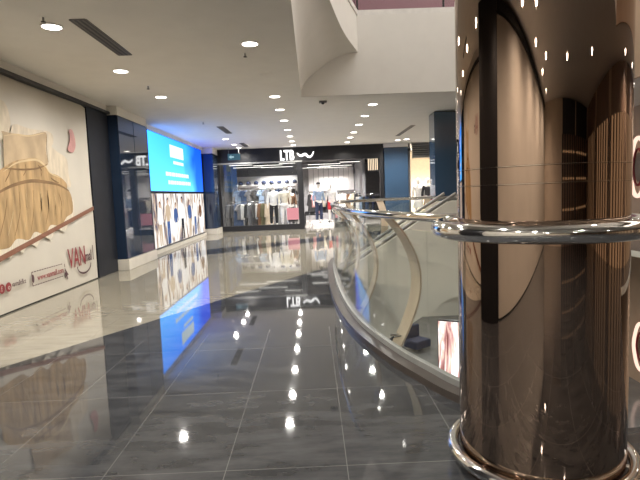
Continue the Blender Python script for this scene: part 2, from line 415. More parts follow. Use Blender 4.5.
acc = 0; nextp = .40
for a, c in zip(RS, RS[1:]):
    acc += (c-a).length
    if acc >= nextp:
        POSTS.append(RS.index(c)); nextp += 1.18
def bow_post(i):
    p = RS[i]; t = (RS[min(i+1,len(RS)-1)]-RS[i-1]).normalized(); n = Vector((t.y,-t.x,0))
    ctrl = smooth_path([(.03,0,-.12),(.05,0,.05),(.16,0,.26),(.25,0,.52),(.25,0,.76),(.15,0,1.00),(.015,0,RAILZ-.03)], 5)
    w, th = .085, .008; rows = []
    for k, q in enumerate(ctrl):
        a = ctrl[max(0,k-1)]; c = ctrl[min(len(ctrl)-1,k+1)]; d = (c-a).normalized(); nn = Vector((d.z,0,-d.x))
        def W(off, s): v = q + nn*off; return p + n*v.x + t*s + Vector((0,0,v.z))
        rows.append([W(-th,-w),W(-th,w),W(th,w),W(th,-w),W(-th,-w)])
    m = MB().grid(rows)
    for r in (rows[0], rows[-1]): m.b.faces.new([m.b.verts.new(x) for x in r[:4]])
    bmesh.ops.remove_doubles(m.b, verts=m.b.verts, dist=1e-5)
    o = m.build('post', M['brass'], bal, True)
    for s in (-.03,.03):
        q = p + n*.075 + t*s + Vector((0,0,.16)); MB().tube([q + n*.02, q - n*.05], .009, 8).build('bolt', M['chrome'], o, True)
for i in POSTS: bow_post(i)
seams = [0]+[ (a+c)//2 for a, c in zip(POSTS, POSTS[1:])]+[len(RS)-1]
for a, c in zip(seams, seams[1:]):
    seg = RS[a:c+1]
    if len(seg) < 3: continue
    seg = list(seg); seg[0] = seg[0].lerp(seg[1], .12); seg[-1] = seg[-1].lerp(seg[-2], .12)
    ribbon(seg, .012, .024, .06, 1.10).build('glass_panel', M['glass'], bal, True)

# upper-level balustrade on the bulkhead
ub = thing('glass_balustrade', 'upper floor glass balustrade on the white bulkhead above the void', 'balustrade', (0,0,HU+.05))
UP = resample([Vector((p.x,p.y,0)) for p in U if p.y > 6.0]+[Vector((5.9,10.03,0))], .12)
kc = min(range(len(UP)), key=lambda i: (UP[i]-Vector((1,10,0))).length)
LA, LB = UP[:kc+1], [Vector((1.02+.12*k,10.03,0)) for k in range(42)]
for seg in (LA, LB):
    ribbon(seg, -.06, .02, 0, .10).build('base_channel', M['trim'], ub)
    MB().tube([(p.x,p.y,1.08) for p in offset_path(seg,-.02)], .03, 12).build('handrail', M['chrome'], ub, True)
    step = 14
    for k in range(0, len(seg)-1, step):
        s2 = seg[k:k+step+1]
        if len(s2) < 3: continue
        s2 = list(s2); s2[0] = s2[0].lerp(s2[1], .1); s2[-1] = s2[-1].lerp(s2[-2], .1)
        ribbon(s2, -.026, -.014, .06, 1.04).build('glass_panel', M['glass'], ub, True)
    for k in range(0, len(seg), step):
        p = seg[k]; MB().tube([(p.x,p.y+.03,0),(p.x,p.y+.03,1.06)], .02, 10).build('post', M['black'], ub, True)

# escalator rising through the void towards the far landing
esc = thing('escalator', 'escalator with cream side cladding and grey handrail rising beyond the glass balustrade', 'escalator', (0,0,0))
ang = math.tan(math.radians(32)); XT, ZT = 2.75, 1.20
def ez(x): return ZT - (XT-x)*ang if x < XT else ZT
xb = -6+.6
for k, y in enumerate((10.1, 11.0)):
    xs = [4.4, XT, -3.6]
    lo = [(4.4,y,-.42),(XT,y,-.85),(-3.6,y,ez(-3.6)-2.05)]
    hi = [(-3.6,y,ez(-3.6)-.06),(XT,y,ZT-.06),(4.4,y,ZT-.06)]
    MB().prism([Vector(p) for p in lo+hi], (0,.06,0)).build('side_cladding', M['cream'], esc)
    pts = [(4.4,y+.03,ZT),(XT+.3,y+.03,ZT),(XT,y+.03,ZT-.03),(XT-.4,y+.03,ez(XT-.4)),(-3.6,y+.03,ez(-3.6))]
    MB().tube(smooth_path(pts,5), .034, 10).build('handrail', M['rubber'], esc, True)
b = MB()
x = XT
while x > -3.6:
    b.box(x-.38, x, 10.62, 11.54, ez(x)-1.35, ez(x)-1.1-.0); x -= .38
b.build('steps', M['grille'], esc)
MB().box(XT,4.4,10.17,10.99,-.1,0.0).build('landing_plate', M['steel'], esc)
# lower-level things
lb = thing('advertising_lightbox', 'tall backlit poster panel standing on the lower floor seen through the void', 'lightbox', tuple(atY(451,350,12.9).xy)+(LZ,), -.5)
MB().box(-.33,.33,-.08,.08,.0,2.75).build('cabinet', M['black'], lb, bevel=.01)
MB().box(-.31,.31,-.095,-.082,.03,2.72).build('poster', M['poster'], lb)
for k, (px, w, h, c) in enumerate(((378,.9,.75,'navy'),(392,.7,.55,'charcoal'),(420,.8,.6,'navy'))):
    p = atY(px, 330, 17.5)
    s = thing('lounge_seat', ['dark blue lounge seat on the lower floor, left of the bowed post','charcoal lounge seat on the lower floor behind the bowed post','dark blue lounge seat on the lower floor beside the lit poster'][k], 'seat', (p.x+(-.3,.2,.2)[k],17.0+1.0*k,LZ), .3*k, 'lounge seats on the lower floor')
    MB().box(-w/2,w/2,-.35,.35,.12,.42).build('seat', FM[c], s, bevel=.03)
    MB().box(-w/2,w/2,.25,.4,.3,.9).build('backrest', FM[c], s, bevel=.03)
    for sx in (-1,1):
        for sy in (-.28,.28): MB().tube([(sx*(w/2-.06),sy,0),(sx*(w/2-.06),sy,.14)], .02, 8).build('leg', M['chrome'], s, True)

# ------------------------------------------------------------------ left wall: banners
BX = -4.05
def wall_poly(pts, m, name, parent, off, th=.0015):
    poly = []
    for q in pts:
        if len(q) == 2: v = atX(q[0], q[1], -4.0); poly.append(Vector((-4.0+off, v.y, v.z)))
        else: poly.append(Vector((-4.0+off, q[1], q[2])))
    loc = Vector((-4.0,6.5,0))
    return MB().prism([p-loc for p in poly], (th,0,0)).build(name, m, parent)
TM = Matrix(((0,0,1,0),(1,0,0,0),(0,1,0,0),(0,0,0,1)))     # text x -> +Y, y -> +Z, facing +X
def tmw(y, z, off): return Matrix.Translation((off, y-6.5, z)) @ TM
bn = thing('wall_banner', 'large bedding advertisement banner with pillows and golden blanket covering the wall', 'banner', (-4.0,6.5,0))
# slightly rippled vinyl sheet
rows = []
for i in range(41):
    y = 3.7 + (9.2-3.7)*i/40; r = []
    for j in range(17):
        z = .02 + (3.115-.02)*j/16
        r.append((-.012+.006*math.sin(y*2.1+z*1.3)*math.sin(z*2.0+.6*y), y-6.5, z - (.03 if j == 16 and i == 40 else 0)))
    rows.append(r)
sh = MB().grid(rows)
sh.grid([[(x-.004,y,z) for x, y, z in r] for r in rows]); sh.build('vinyl_sheet', M['banner'], bn, True)
def spl(pts, n=4): return [(p.x,p.y) for p in smooth_path([(a,b_,0) for a, b_ in pts], n, True)]
wall_poly(spl([(10,131),(14,124),(30,129),(49,132),(53,141),(49,152),(48,168),(24,168),(4,160),(6,145)]), M['palefab'], 'back_pillow_print', bn, .006)
wall_poly(spl([(-14,140),(-6,112),(-1,100),(6,106),(10,124),(6,135),(-4,142)]), M['palefab'], 'curtain_print', bn, .006)
wall_poly(spl([(47,145),(57,152),(66,159),(68,174),(70,187),(58,184),(48,176),(45,158)]), M['palefab'], 'side_pillow_print', bn, .0075)
wall_poly(spl([(2,135),(1,131),(10,133),(28,135),(43,132),(46,136),(45,150),(47,164),(38,168),(20,169),(5,170),(3,152)]), M['tan'], 'front_pillow_print', bn, .009)
wall_poly(spl([(-22,196),(-8,176),(2,168),(14,161),(25,159),(35,158),(43,164),(48,172),(58,176),(66,184),(64,190),(50,190),(36,188),(14,192),(0,206),(-16,220)]), M['gold'], 'rolled_blanket_print', bn, .0105)
wall_poly([(-24,256),(-16,268),(-10,258),(-4,268),(3,254),(10,259),(15,247),(22,254),(28,243),(36,247),(42,236),(50,240),(56,229),(64,232),(70,220),(74,222),(73,200),(60,196),(20,220),(-20,236)], M['fringe'], 'fringe_print', bn, .0112)
wall_poly(spl([(-26,250),(-24,214),(-12,198),(0,189),(12,182),(26,178),(40,178),(54,181),(66,188),(71,198),(72,212),(66,217),(60,226),(50,225),(44,234),(34,232),(28,240),(16,239),(8,248),(-8,250)]), M['gold'], 'blanket_print', bn, .012)
def fold(pts, w, m, name='fold_print'):
    p = [Vector((a,b_,0)) for a, b_ in pts]; p = smooth_path(p, 4); n = len(p); up = []; dn = []
    for i, q in enumerate(p):
        k = w*math.sin(PI*i/(n-1))**.6+.15; up.append((q.x,q.y-k)); dn.append((q.x,q.y+k))
    wall_poly(up+dn[::-1], m, name, bn, .0145)
fold([(-20,214),(-8,197),(4,189),(16,184),(30,181),(44,182),(58,185),(68,191)], 1.6, M['fold'])
fold([(2,172),(14,163.5),(26,160.5),(36,160),(44,166),(49,173),(60,178)], 1.0, M['foldlight'])
fold([(3,168),(20,169.5),(36,168.5),(47,164)], .8, M['fold'])
fold([(46,134),(45.5,148),(47.5,163)], .7, M['fold'])
fold([(2,136),(14,134.3),(28,136),(43,133)], .6, M['foldlight'])
for a, c, d in (((6,198),(4,215),(-2,240)),((18,192),(19,212),(14,236)),((32,190),(33,208),(30,232)),((46,190),(48,206),(45,224)),((58,193),(61,206),(60,219))):
    fold([a,c,d], .9, M['fold'])
for a, c, d in (((12,194),(12,212),(7,236)),((25,190),(26,210),(23,232)),((39,190),(41,206),(38,228)),((53,192),(55,205),(54,220))):
    fold([a,c,d], 1.1, M['foldlight'])
for a, c, d in (((-2,178),(-6,188),(-12,198)),((10,168),(8,174),(4,182)),((24,164),(25,170),(22,176)),((37,165),(41,171),(40,176)),((50,178),(54,181),(58,183))):
    fold([a,c,d], .7, M['fold'])
wall_poly(spl([(68.5,130),(71.5,130),(74,137),(75,146),(73,152),(70,152.5),(67,149),(68.5,144),(69.5,137)]), M['petal'], 'petal_print', bn, .008)
wall_poly([(0,3.75,.0+.17),(0,9.19,1.265),(0,9.19,1.335),(0,3.75,.245)], M['brown'], 'diagonal_stripe_print', bn, .014)
OFF = .014
text('logo_lettering', 'VAN', M['red'], tmw(8.10,.345,OFF), .46, bn, .0012, off=.004, sx=.66)
text('logo_lettering', 'mal', M['wine'], tmw(8.69,.385,OFF), .26, bn, .0012, off=.003, sx=.72)
wall_poly([(0,9.00,.38),(0,9.0,.64),(0,9.022,.64),(0,9.022,.38)], M['wine'], 'logo_lettering', bn, OFF)
arc = [(0, 8.64-.27*math.cos(a), .34-.16*math.sin(a)) for a in [PI*k/14 for k in range(15)]]
arc += [(0, 8.64-.245*math.cos(a), .335-.125*math.sin(a)) for a in [PI*k/14 for k in range(14,-1,-1)]]
wall_poly(arc, M['wine'], 'logo_smile', bn, OFF)
text('web_lettering', 'www.vanmall.com', M['red'], tmw(7.16,.315,OFF), .125, bn, .001, off=.001, sx=.83)
def dash(a,c,e,f): MB().box(OFF,OFF+.0012,a-6.5,c-6.5,e,f).build('box_outline_print', M['wine'], bn)
Y0,Y1,Z0,Z1 = 7.02,7.97,.255,.46
per = []
for k in range(14):
    y = Y0+(Y1-Y0)*k/14
    if k != 13: per.append((y,y+.05,Z1-.012,Z1)); per.append((y,y+.05,Z0,Z0+.012))
for z in (Z0,Z0+.07,Z0+.14): per.append((Y0,Y0+.014,z,z+.05)); per.append((Y1-.014,Y1,z,z+.05))
for a,c,e,f in per: dash(a,c,e,f)
wall_poly([(0,7.98,.36),(0,8.07,.25),(0,8.02,.255),(0,8.04,.19),(0,8.015,.185),(0,7.995,.245),(0,7.965,.225)], M['wine'], 'cursor_print', bn, OFF)
wall_poly([(0,7.05+.03*math.cos(2*PI*k/16),.36+.06*math.sin(2*PI*k/16)) for k in range(16)], M['wine'], 'mouse_icon_print', bn, OFF)
for yy in (6.335, 6.475):
    wall_poly([(0,yy+.06*math.cos(2*PI*k/18),.35+.062*math.sin(2*PI*k/18)) for k in range(18)], M['red'], 'round_icon_print', bn, OFF)
    text('icon_lettering', 'f' if yy < 6.4 else 'o', M['banner'], tmw(yy-.018,.317,OFF+.002), .10, bn, .001)
text('account_lettering', 'vanmalloffice', M['wine'], tmw(6.555,.335,OFF), .10, bn, .001, sx=.62)
for k, (y, z) in enumerate(((3.9,2.6),)):
    text('logo_lettering', 'VAN', M['red'], tmw(4.05,2.15,OFF), .42, bn, .0012, sx=.7)
    text('logo_lettering', 'mal', M['wine'], tmw(4.68,2.19,OFF), .26, bn, .0012, sx=.75)
struct(MB().box(-4.05,-2.36,-8.2,3.25,0,H-.001).build('wall_left_near', M['dark']))
b2 = MB(); b2.box(-2.355,-2.31,-8.1,1.55,.02,3.115)
tag(b2.build('wall_banner', M['banner']), 'plain cream vinyl banner on the wall beside and behind the viewer', 'banner')
struct(MB().box(-2.355,-2.24,-8.2,1.58,3.13,3.25).build('trim_10', M['black']))
struct(MB().box(-4.05,-3.93,3.26,10.14,3.12,3.17).build('trim_6', M['black']))
struct(MB().box(-4.05,-3.99,3.26,10.14,3.17,3.30).build('trim_7', M['white']))
# dark piers between the banners
pr = MB(); pr.box(-2.355,-2.22,1.6,3.25,0,3.25)
tag(pr.build('wall_panel', M['black']), 'black wall panel between the two banners', 'panel')
# black recess panel next to the bedding banner
pn = MB(); pn.box(-4.05,-4.0,9.24,10.16,.0,3.12)
tag(pn.build('wall_panel', M['dark']), 'narrow black wall panel beside the bedding banner edge', 'panel')

# glossy navy pilaster
def pilaster(label, x0, x1, y0, y1, z1, m, px=.05, plz=.22, panels=2, capz=None):
    t = thing('clad_pilaster', label, 'pilaster', ((x0+x1)/2,(y0+y1)/2,0))
    cx, cy = (x0+x1)/2, (y0+y1)/2
    w, d = (x1-x0)/2, (y1-y0)/2
    MB().box(-w+.01,w-.01,-d+.01,d-.01,plz,z1).build('core', M['black'], t)
    for k in range(panels):      # side panels facing the corridor
        a = -d + 2*d*k/panels; c = -d + 2*d*(k+1)/panels
        MB().box(w-.01,w+.006,a+.012,c-.012,plz+.01,z1-.02).build('side_panel', m, t)
        MB().box(-w-.006,-w+.01,a+.012,c-.012,plz+.01,z1-.02).build('side_panel', m, t)
    MB().box(-w+.012,w-.012,-d-.006,-d+.01,plz+.01,z1-.02).build('front_panel', m, t)
    MB().box(-w-(px if x0 < 0 else 0),w+px,-d-px,d+px,0,plz).build('plinth', M['plinth'], t, bevel=.006)
    if capz: MB().box(-w-.01,w+.01,-d-.01,d+.01,z1,capz).build('cap', M['white'], t)
    return t
pilaster('navy glass clad pilaster with cream plinth between bedding banner and blue screen', -4.2, -3.82, 10.2, 11.95, 3.12, M['navy'], capz=3.29)
pilaster('far navy pilaster with cream plinth beside the clothes shop window', -4.2, -3.72, 19.25, 20.2, 3.08, M['navy'], capz=3.29)
pilaster('slate blue clad pilaster standing beyond the far rail of the void', 3.05, 3.85, 12.35, 12.9, 3.28, M['blue'], panels=1)
pilaster('wide slate blue gloss pilaster beside the clothes shop doorway', 2.95, 3.9, 20.2, 20.55, 3.14, M['blue'], panels=1, capz=3.29)

# LED screen and the lit display below it
SX = -4.1
sc = thing('video_screen', 'large glowing blue video screen on the left wall', 'screen', (SX,16.0,1.62))
MB().box(-.12,-.01,-3.1,3.05,.0,1.58).build('cabinet', M['black'], sc)
MB().box(-.01,.0,-3.08,3.03,.02,1.56).build('display', M['screen'], sc)
def sbar(y0,y1,z0,z1): return MB().box(.0,.006,y0,y1,z0,z1).build('white_graphic', M['scrtext'], sc)
sbar(-1.15,.35,1.02,1.38)
sbar(-.85,.3,.83,.92)
for (y0,y1,z) in ((-1.7,.9,.46),(-1.5,1.1,.22)):
    y = y0; 
    while y < y1:
        w = random.uniform(.18,.45); sbar(y, min(y+w,y1), z, z+.11); y += w+.06
dp = thing('lit_display', 'brightly lit fashion display panel under the blue video screen', 'display', (SX,16.0,.04))
MB().box(-.10,-.01,-3.1,3.05,.0,1.55).build('cabinet', M['black'], dp)
MB().box(-.01,.0,-3.05,3.0,.10,1.53).build('print', M['display'], dp)
MB().box(-.01,.05,-3.1,3.05,-.04,.06).build('plinth', M['plinth'], dp)
DM = {k: emit_mat('display_print_'+k, v, .9) for k, v in dict(denim=(.08,.14,.33), skin=(.72,.46,.33), white=(.95,.93,.9), brown=(.22,.11,.06), black=(.02,.02,.03), sand=(.62,.48,.34)).items()}
for y, h, hair, topc, legc in ((-2.5,1.2,'brown','white','sand'),(-1.75,1.3,'black','sand','denim'),(-.95,1.15,'brown','denim','white'),(-.2,1.32,'black','white','black'),(.75,1.22,'brown','denim','sand'),(1.5,1.3,'sand','white','denim'),(2.3,1.2,'black','brown','white')):
    def pr(pts, c, o): MB().prism([Vector((o, y+p*h, .12+q*h)) for p, q in pts], (.001,0,0)).build('figure_print', DM[c], dp)
    pr([(-.11,0),(-.03,0),(0,.36),(.03,0),(.12,0),(.11,.3),(.10,.52),(-.10,.52),(-.11,.3)], legc, .001)
    pr([(-.10,.48),(.10,.48),(.13,.62),(.19,.50),(.23,.54),(.16,.80),(.05,.85),(-.05,.85),(-.16,.80),(-.22,.54),(-.18,.5),(-.13,.62)], topc, .002)
    pr([(.055*math.cos(2*PI*k/14), .92+.07*math.sin(2*PI*k/14)) for k in range(14)], 'skin', .003)
    pr([(.06,.90),(.065,.96),(.03,1.0),(-.03,1.0),(-.065,.96),(-.07,.84),(-.045,.9),(-.03,.95),(.03,.96)], hair, .004)
struct(MB().box(-4.2,-4.08,12.85,19.2,3.2,3.30).build('trim_8', M['white']))

# ------------------------------------------------------------------ ceiling fittings
def lamp_proto(label, loc, group, power, name='downlight'):
    t = thing(name, label, 'ceiling light', loc, 0, group)
    MB().tube([(.105*math.cos(2*PI*k/32),.105*math.sin(2*PI*k/32),-.003) for k in range(32)], .012, 8, closed=True).build('trim_ring', M['trim'], t, True)
    MB().lathe([(.100,-.010),(.100,.001)], 32).build('diffuser', M['lamp'], t, True)
    L = bpy.data.lights.new('downlight_beam', 'SPOT'); L.energy = power; L.spot_size = math.radians(165); L.spot_blend = .8; L.shadow_soft_size = .06
    L.color = (1,.955,.90)
    lo = bpy.data.objects.new('beam', L); COL.objects.link(lo); lo.parent = t; lo.location = (0,0,-.035)
    return t
LP = []
left = [(-2.72,y) for y in (3.75,5.6,7.55,9.5)] + [(-1.5,y) for y in (-6.5,-4.5,-2.4,-.3)] + [(-2.75,y) for y in (16.6,18.4,19.6)]
mid = [(-.70,y) for y in (-3.6,-1.0,1.5,4.0,6.45)] + [(-.64,y) for y in (9.85,11.35,13.0,14.85,16.5,18.0,19.4)]
right = [(1.40,y) for y in (11.1,12.72,14.3,16.05,17.5,19.1)]
rr = [(3.3,19.0),(3.6,18.8),(2.0,-1.0),(2.0,-4.0),(5.0,-2.5),(7.4,3.0),(7.4,6.0),(7.4,9.0),(5.2,15.5)]
def where(row, k, n): return 'the %s row' % row
BL = bpy.data.lights.new('downlight_beam', 'SPOT'); BL.energy = 150; BL.spot_size = math.radians(165); BL.spot_blend = .8; BL.shadow_soft_size = .06; BL.color = (1,.955,.90)
proto = None
for row, pts in (('row along the banner wall', left), ('middle row of the corridor', mid), ('row leading past the void to the shop doorway', right), ('scattered group beyond the void', rr)):
    for k, (x, y) in enumerate(pts):
        lab = 'round recessed ceiling light, %s in the %s' % (ORD[k], row)
        if proto is None: proto = lamp_proto(lab, (x,y,H), 'recessed corridor ceiling lights', 150)
        else:
            d = dup(proto, (x,y,H), 0, lab)
            if y < .0 and x < 3:
                for ch in d.children:
                    if ch.type == 'LIGHT': ch.data = BL
upl = None
for k, (x, y) in enumerate([(x, y) for y in (3.0,6.0,9.0,11.6) for x in (-2.5,1.0,3.0,5.0)]):
    lab = 'round ceiling light, %s on the upper floor ceiling over the void' % ORD[k]
    if upl is None: upl = lamp_proto(lab, (x,y,8.4), 'upper floor ceiling lights', 90)
    else: dup(upl, (x,y,8.4), 0, lab)
lowl = None
for k, (x, y) in enumerate([(x, y) for y in (9.0,15.0,20) for x in (1.5,4.5)]):  # unseen lamps below the slab, added to brighten the cream fascia
    lab = 'unseen fill light, %s added under the floor slab of the lower level' % ORD[k]
    zz = -.12
    if 2 < y < 12 and x > .3: x = -1.2 if x < 3 else 8.0
    if lowl is None: lowl = lamp_proto(lab, (x,y,zz), 'added lower floor fill lights', 340)
    else: dup(lowl, (x,y,zz), 0, lab)
def vent(label, x, y0, y1, w=.16):
    t = thing('linear_vent', label, 'air vent', (x,(y0+y1)/2,H), 0, 'linear ceiling vents'); d = (y1-y0)/2
    MB().box(-w/2,w/2,-d,d,-.004,0).build('backing', M['black'], t)
    f = MB(); f.box(-w/2-.012,-w/2,-d,d,-.008,0); f.box(w/2,w/2+.012,-d,d,-.008,0); f.box(-w/2,w/2,-d-.012,-d,-.008,0); f.box(-w/2,w/2,d,d+.012,-.008,0); f.build('frame', M['grille'], t)
    for k in range(3): MB().box(-w/2+w*(k+.3)/3,-w/2+w*(k+.7)/3,-d,d,-.01,-.004).build('slat', M['grille'], t)
vent('dark linear ceiling vent nearest the banner wall lamps', -2.36, 5.42, 6.75)
vent('dark linear ceiling vent level with the blue screen', -2.4, 13.7, 15.2)
vent('dark linear ceiling vent close to the clothes shop front', -2.43, 18.0, 19.4)
vent('dark linear ceiling vent near the slate blue pilasters', 3.05, 14.9, 17.6, .12)
def sprink(label, px, py):
    r = ray(px,py); t_ = (H-CAMZ)/r.z; x, y = r.x*t_, r.y*t_
    t = thing('sprinkler', label, 'sprinkler', (x,y,H+.003), 0, 'ceiling sprinklers')
    MB().lathe([(.035,-.006),(.04,0)], 16).build('escutcheon', M['trim'], t, True)
    MB().lathe([(.010,-.05),(.010,-.006)], 10).build('stem', M['steel'], t, True)
    MB().lathe([(.024,-.056),(.024,-.05)], 12).build('deflector', M['black'], t, True)
sprink('small ceiling sprinkler beside the nearest banner wall lamp', 43,17)
sprink('small ceiling sprinkler ahead of the third banner wall lamp', 148,86)
sprink('small ceiling sprinkler ahead of the nearest middle row lamp', 245,53)
sprink('small ceiling sprinkler above the blue screen end', 203,122)
sp = thing('ceiling_speaker', 'round flush white speaker grille in the corridor ceiling', 'speaker', (-.62,8.1,H))
MB().lathe([(.12,-.004),(.125,0)], 32).build('grille', M['ceil'], sp, True)
MB().lathe([(.132,-.002),(.134,0)], 32).build('rim', M['trim'], sp, True)
cm = thing('ceiling_camera', 'small dark box fitted to the ceiling beyond the bulkhead edge', 'camera', (.3,10.55,H))
MB().box(-.08,.08,-.08,.08,-.03,0).build('housing', M['grille'], cm, bevel=.006)
MB().sphere((0,0,-.032), .035).build('dome', M['black'], cm, True)
hs = thing('hanging_sign', 'small pale teal hanging sign in front of the clothes shop fascia', 'sign', tuple(atY(234,157,19.6)))
hz = H - hs.location.z
MB().box(-.24,.24,-.025,.025,-.12,.12).build('panel', M['hang'], hs, bevel=.008)
for s in (-.2,.2): MB().tube([(s,0,.13),(s,0,hz)], .006, 6).build('rod', M['steel'], hs)
MB().prism([Vector(p) for p in ((-.2,-.031,0),(-.1,-.031,.07),(-.1,-.031,.03),(.0,-.031,.03),(.0,-.031,-.03),(-.1,-.031,-.03),(-.1,-.031,-.07))], (0,.004,0)).build('arrow', M['hangtext'], hs)

# ------------------------------------------------------------------ the clothes shop at the end
SY = 20.3
sf = thing('shopfront', 'black clothes shop front with white letters and tall display window', 'shopfront', (-.5,SY,0))
ox = -.5
def sbox(x0,x1,y0,y1,z0,z1,name,m,**k): return MB().box(x0-ox,x1-ox,y0,y1,z0,z1).build(name,m,sf,**k)
sbox(-3.85,2.93,0,.3,2.74,3.3,'fascia',M['black'])
sbox(-3.85,-3.66,0,.2,0,2.74,'jamb',M['black'])
sbox(2.78,2.93,0,.2,0,2.74,'jamb',M['black'])
sbox(-.56,-.34,0,.2,0,2.74,'jamb',M['black'])
sbox(-3.66,-.56,.02,.16,0,.22,'sill',M['black'])
sbox(-3.66,-.56,.08,.095,.22,2.74,'window_glass',M['shopglass'])
sbox(-3.85,-.34,-.02,.0,2.70,2.76,'lower_trim',M['steel'])
LM = Matrix(((1,0,0,0),(0,0,-1,0),(0,1,0,0),(0,0,0,1)))
text('lettering', 'LTB', M['sign'], Matrix.Translation((-1.23-ox,-.03,2.80)) @ LM, .545, sf, .03, off=.012, sx=.64)
wv = smooth_path([(-.53,0,3.05),(-.45,0,2.97),(-.36,0,2.945),(-.27,0,2.985),(-.20,0,2.995),(-.12,0,2.92),(-.03,0,2.885),(.06,0,2.95),(.13,0,3.09)],5)
MB().tube([(p.x-ox,-.03,p.z) for p in wv], .04, 8, radii=[.02+.026*math.sin(PI*(k/(len(wv)-1))**.8) for k in range(len(wv))]).build('wave_emblem', M['sign'], sf, True)
# interior
struct(MB().box(-4.2,4.1,SY+.7,27.1,-.1,0).build('floor_shop', M['shopfloor']))
struct(MB().box(-4.2,4.1,SY+.32,27.1,3.0,3.1).build('ceiling_shop', M['shopdark']))
struct(MB().box(-4.2,4.1,27,27.1,0,3.3).build('wall_shop_back', M['shopgrey']))
struct(MB().box(-3.9,-.6,24.5,24.6,0,3.0).build('wall_shop_window_back', M['shopgrey']))
tag(MB().box(-3.6,-.65,24.42,24.49,1.1,2.35).build('wall_cabinet', M['shopwall']), 'pale wall panel behind the caps in the shop window', 'wall cabinet')
struct(MB().box(-4.2,-3.95,20.5,27,0,3.3).build('wall_shop_left', M['shopdark']))
struct(MB().box(3.95,4.08,20.65,27,0,3.3).build('wall_shop_right', M['shopgrey']))
sl = None
for k, (x, y, l, rz) in enumerate([(-3.0,21.6,1.0,0),(-1.9,22.3,1.3,0),(-2.9,23.4,1.4,0),(-1.0,21.4,.7,0),(.6,23.0,1.5,0),(1.7,22.0,.9,0),(1.2,24.6,1.6,0),(-1.6,23.9,1.5,0),(2.8,23.5,1.0,1.57),(-.2,25.8,1.4,0),(1.1,26.3,1.6,0),(.4,25.3,1.2,0)]):
    t = thing('strip_light', 'bright linear lamp, %s under the dark shop ceiling' % ORD[k], 'strip light', (x,y,2.74), rz, 'linear lamps under the shop ceiling')
    MB().box(-l/2,l/2,-.05,.05,0,.06).build('housing', M['black'], t)
    MB().box(-l/2+.01,l/2-.01,-.045,.045,-.012,0).build('diffuser', M['strip'], t)
    for s in (-.4,.4): MB().tube([(s*l,0,.06),(s*l,0,.262)], .006, 6).build('rod', M['black'], t)
    L = bpy.data.lights.new('strip_beam', 'AREA'); L.shape = 'RECTANGLE'; L.size = l; L.size_y = .1; L.energy = 52; L.spread = math.radians(115); L.color = (1,.95,.9)
    lo = bpy.data.objects.new('beam', L); COL.objects.link(lo); lo.parent = t; lo.location = (0,0,-.03)

# --- clothes
def garment_mesh(kind):
    if kind == 'shirt': o = [(-.07,.0),(-.2,-.05),(-.34,-.26),(-.25,-.31),(-.2,-.22),(-.21,-.70),(.21,-.70),(.2,-.22),(.25,-.31),(.34,-.26),(.2,-.05),(.07,0),(.04,-.04),(-.04,-.04)]
    elif kind == 'coat': o = [(-.07,.0),(-.2,-.05),(-.30,-.60),(-.23,-.62),(-.19,-.3),(-.24,-1.0),(.24,-1.0),(.19,-.3),(.23,-.62),(.30,-.60),(.2,-.05),(.07,0),(.03,-.08),(-.03,-.08)]
    else: o = [(-.17,0),(-.20,-.92),(-.04,-.94),(0,-.3),(.04,-.94),(.20,-.92),(.17,0)]
    m = MB(); cx = 0; cz = sum(p[1] for p in o)/len(o); rows = []
    for y, s in ((-.05,.82),(-.025,.97),(.025,.97),(.05,.82)):
        rows.append([m.b.verts.new((p[0]*s, y+.012*math.sin(p[1]*14+p[0]*20), (p[1]-cz)*s+cz-.06)) for p in o])
    n = len(o); m.b.faces.new(rows[0]); m.b.faces.new(rows[-1][::-1])
    for A, B in zip(rows, rows[1:]):
        for j in range(n): m.b.faces.new((A[j],A[(j+1)%n],B[(j+1)%n],B[j]))
    return m
WORD = {'shirt':'short sleeved shirt','coat':'long sleeved coat','trousers':'pair of trousers'}
PROT = {}
def hang_garment(kind, colr, loc, rz, label, group):
    key = (kind, colr)
    name = {'shirt':'hanging_shirt','coat':'hanging_coat','trousers':'hanging_trousers'}[kind]
    if key not in PROT:
        t = thing(name, label, {'shirt':'shirt','coat':'coat','trousers':'trousers'}[kind], loc, rz, group)
        garment_mesh(kind).build('cloth', FM[colr], t)
        h = MB(); h.tube(smooth_path([(0,0,-.07),(0,0,-.02),(.02,0,.0),(.012,0,.02),(-.012,0,.022)],3), .004, 6)
        h.tube([(-.17,0,-.10),(0,0,-.065),(.17,0,-.10)], .006, 6); h.build('hanger', M['chrome'], t)
        PROT[key] = t
    else: dup(PROT[key], loc, rz, label, group)
def rack(label, x0, x1, y, z, wall=False):
    t = thing('clothes_rack', label, 'clothes rack', ((x0+x1)/2,y,0), 0); w = (x1-x0)/2
    MB().tube([(-w,0,z),(w,0,z)], .014, 8).build('rail', M['chrome'], t)
    for s in (-w,w):
        MB().tube([(s,0,.02),(s,0,z)], .014, 8).build('upright', M['chrome'], t)
        MB().box(s-.03,s+.03,-.25,.25,0,.025).build('foot', M['chrome'], t)
def row(desc, x0, x1, y, z, items, rzs):
    n = len(items)
    for k, (kind, c) in enumerate(items):
        x = x0 + (x1-x0)*(k+.5)/n
        hang_garment(kind, c, (x,y,z-.02), rzs[k % len(rzs)], '%s %s, %s on the %s' % (c.replace('pale','pale '), WORD[kind], ORD[k], desc), 'clothes on the '+desc)
rack('chrome clothes rack low in the shop display window', -3.62, -1.75, 21.5, 1.18)
row('low window rack', -3.58, -1.8, 21.5, 1.18, [('coat','grey'),('coat','charcoal'),('coat','denim'),('shirt','grey'),('shirt','white'),('coat','black'),('coat','grey'),('coat','charcoal'),('shirt','white'),('coat','brown'),('coat','olive'),('coat','beige')], [.5,.9,.35,.7,.12,1.0,.8,1.1,.2,.7])
rack('chrome clothes rack higher up behind the window rack', -3.55, -.75, 23.2, 1.78)
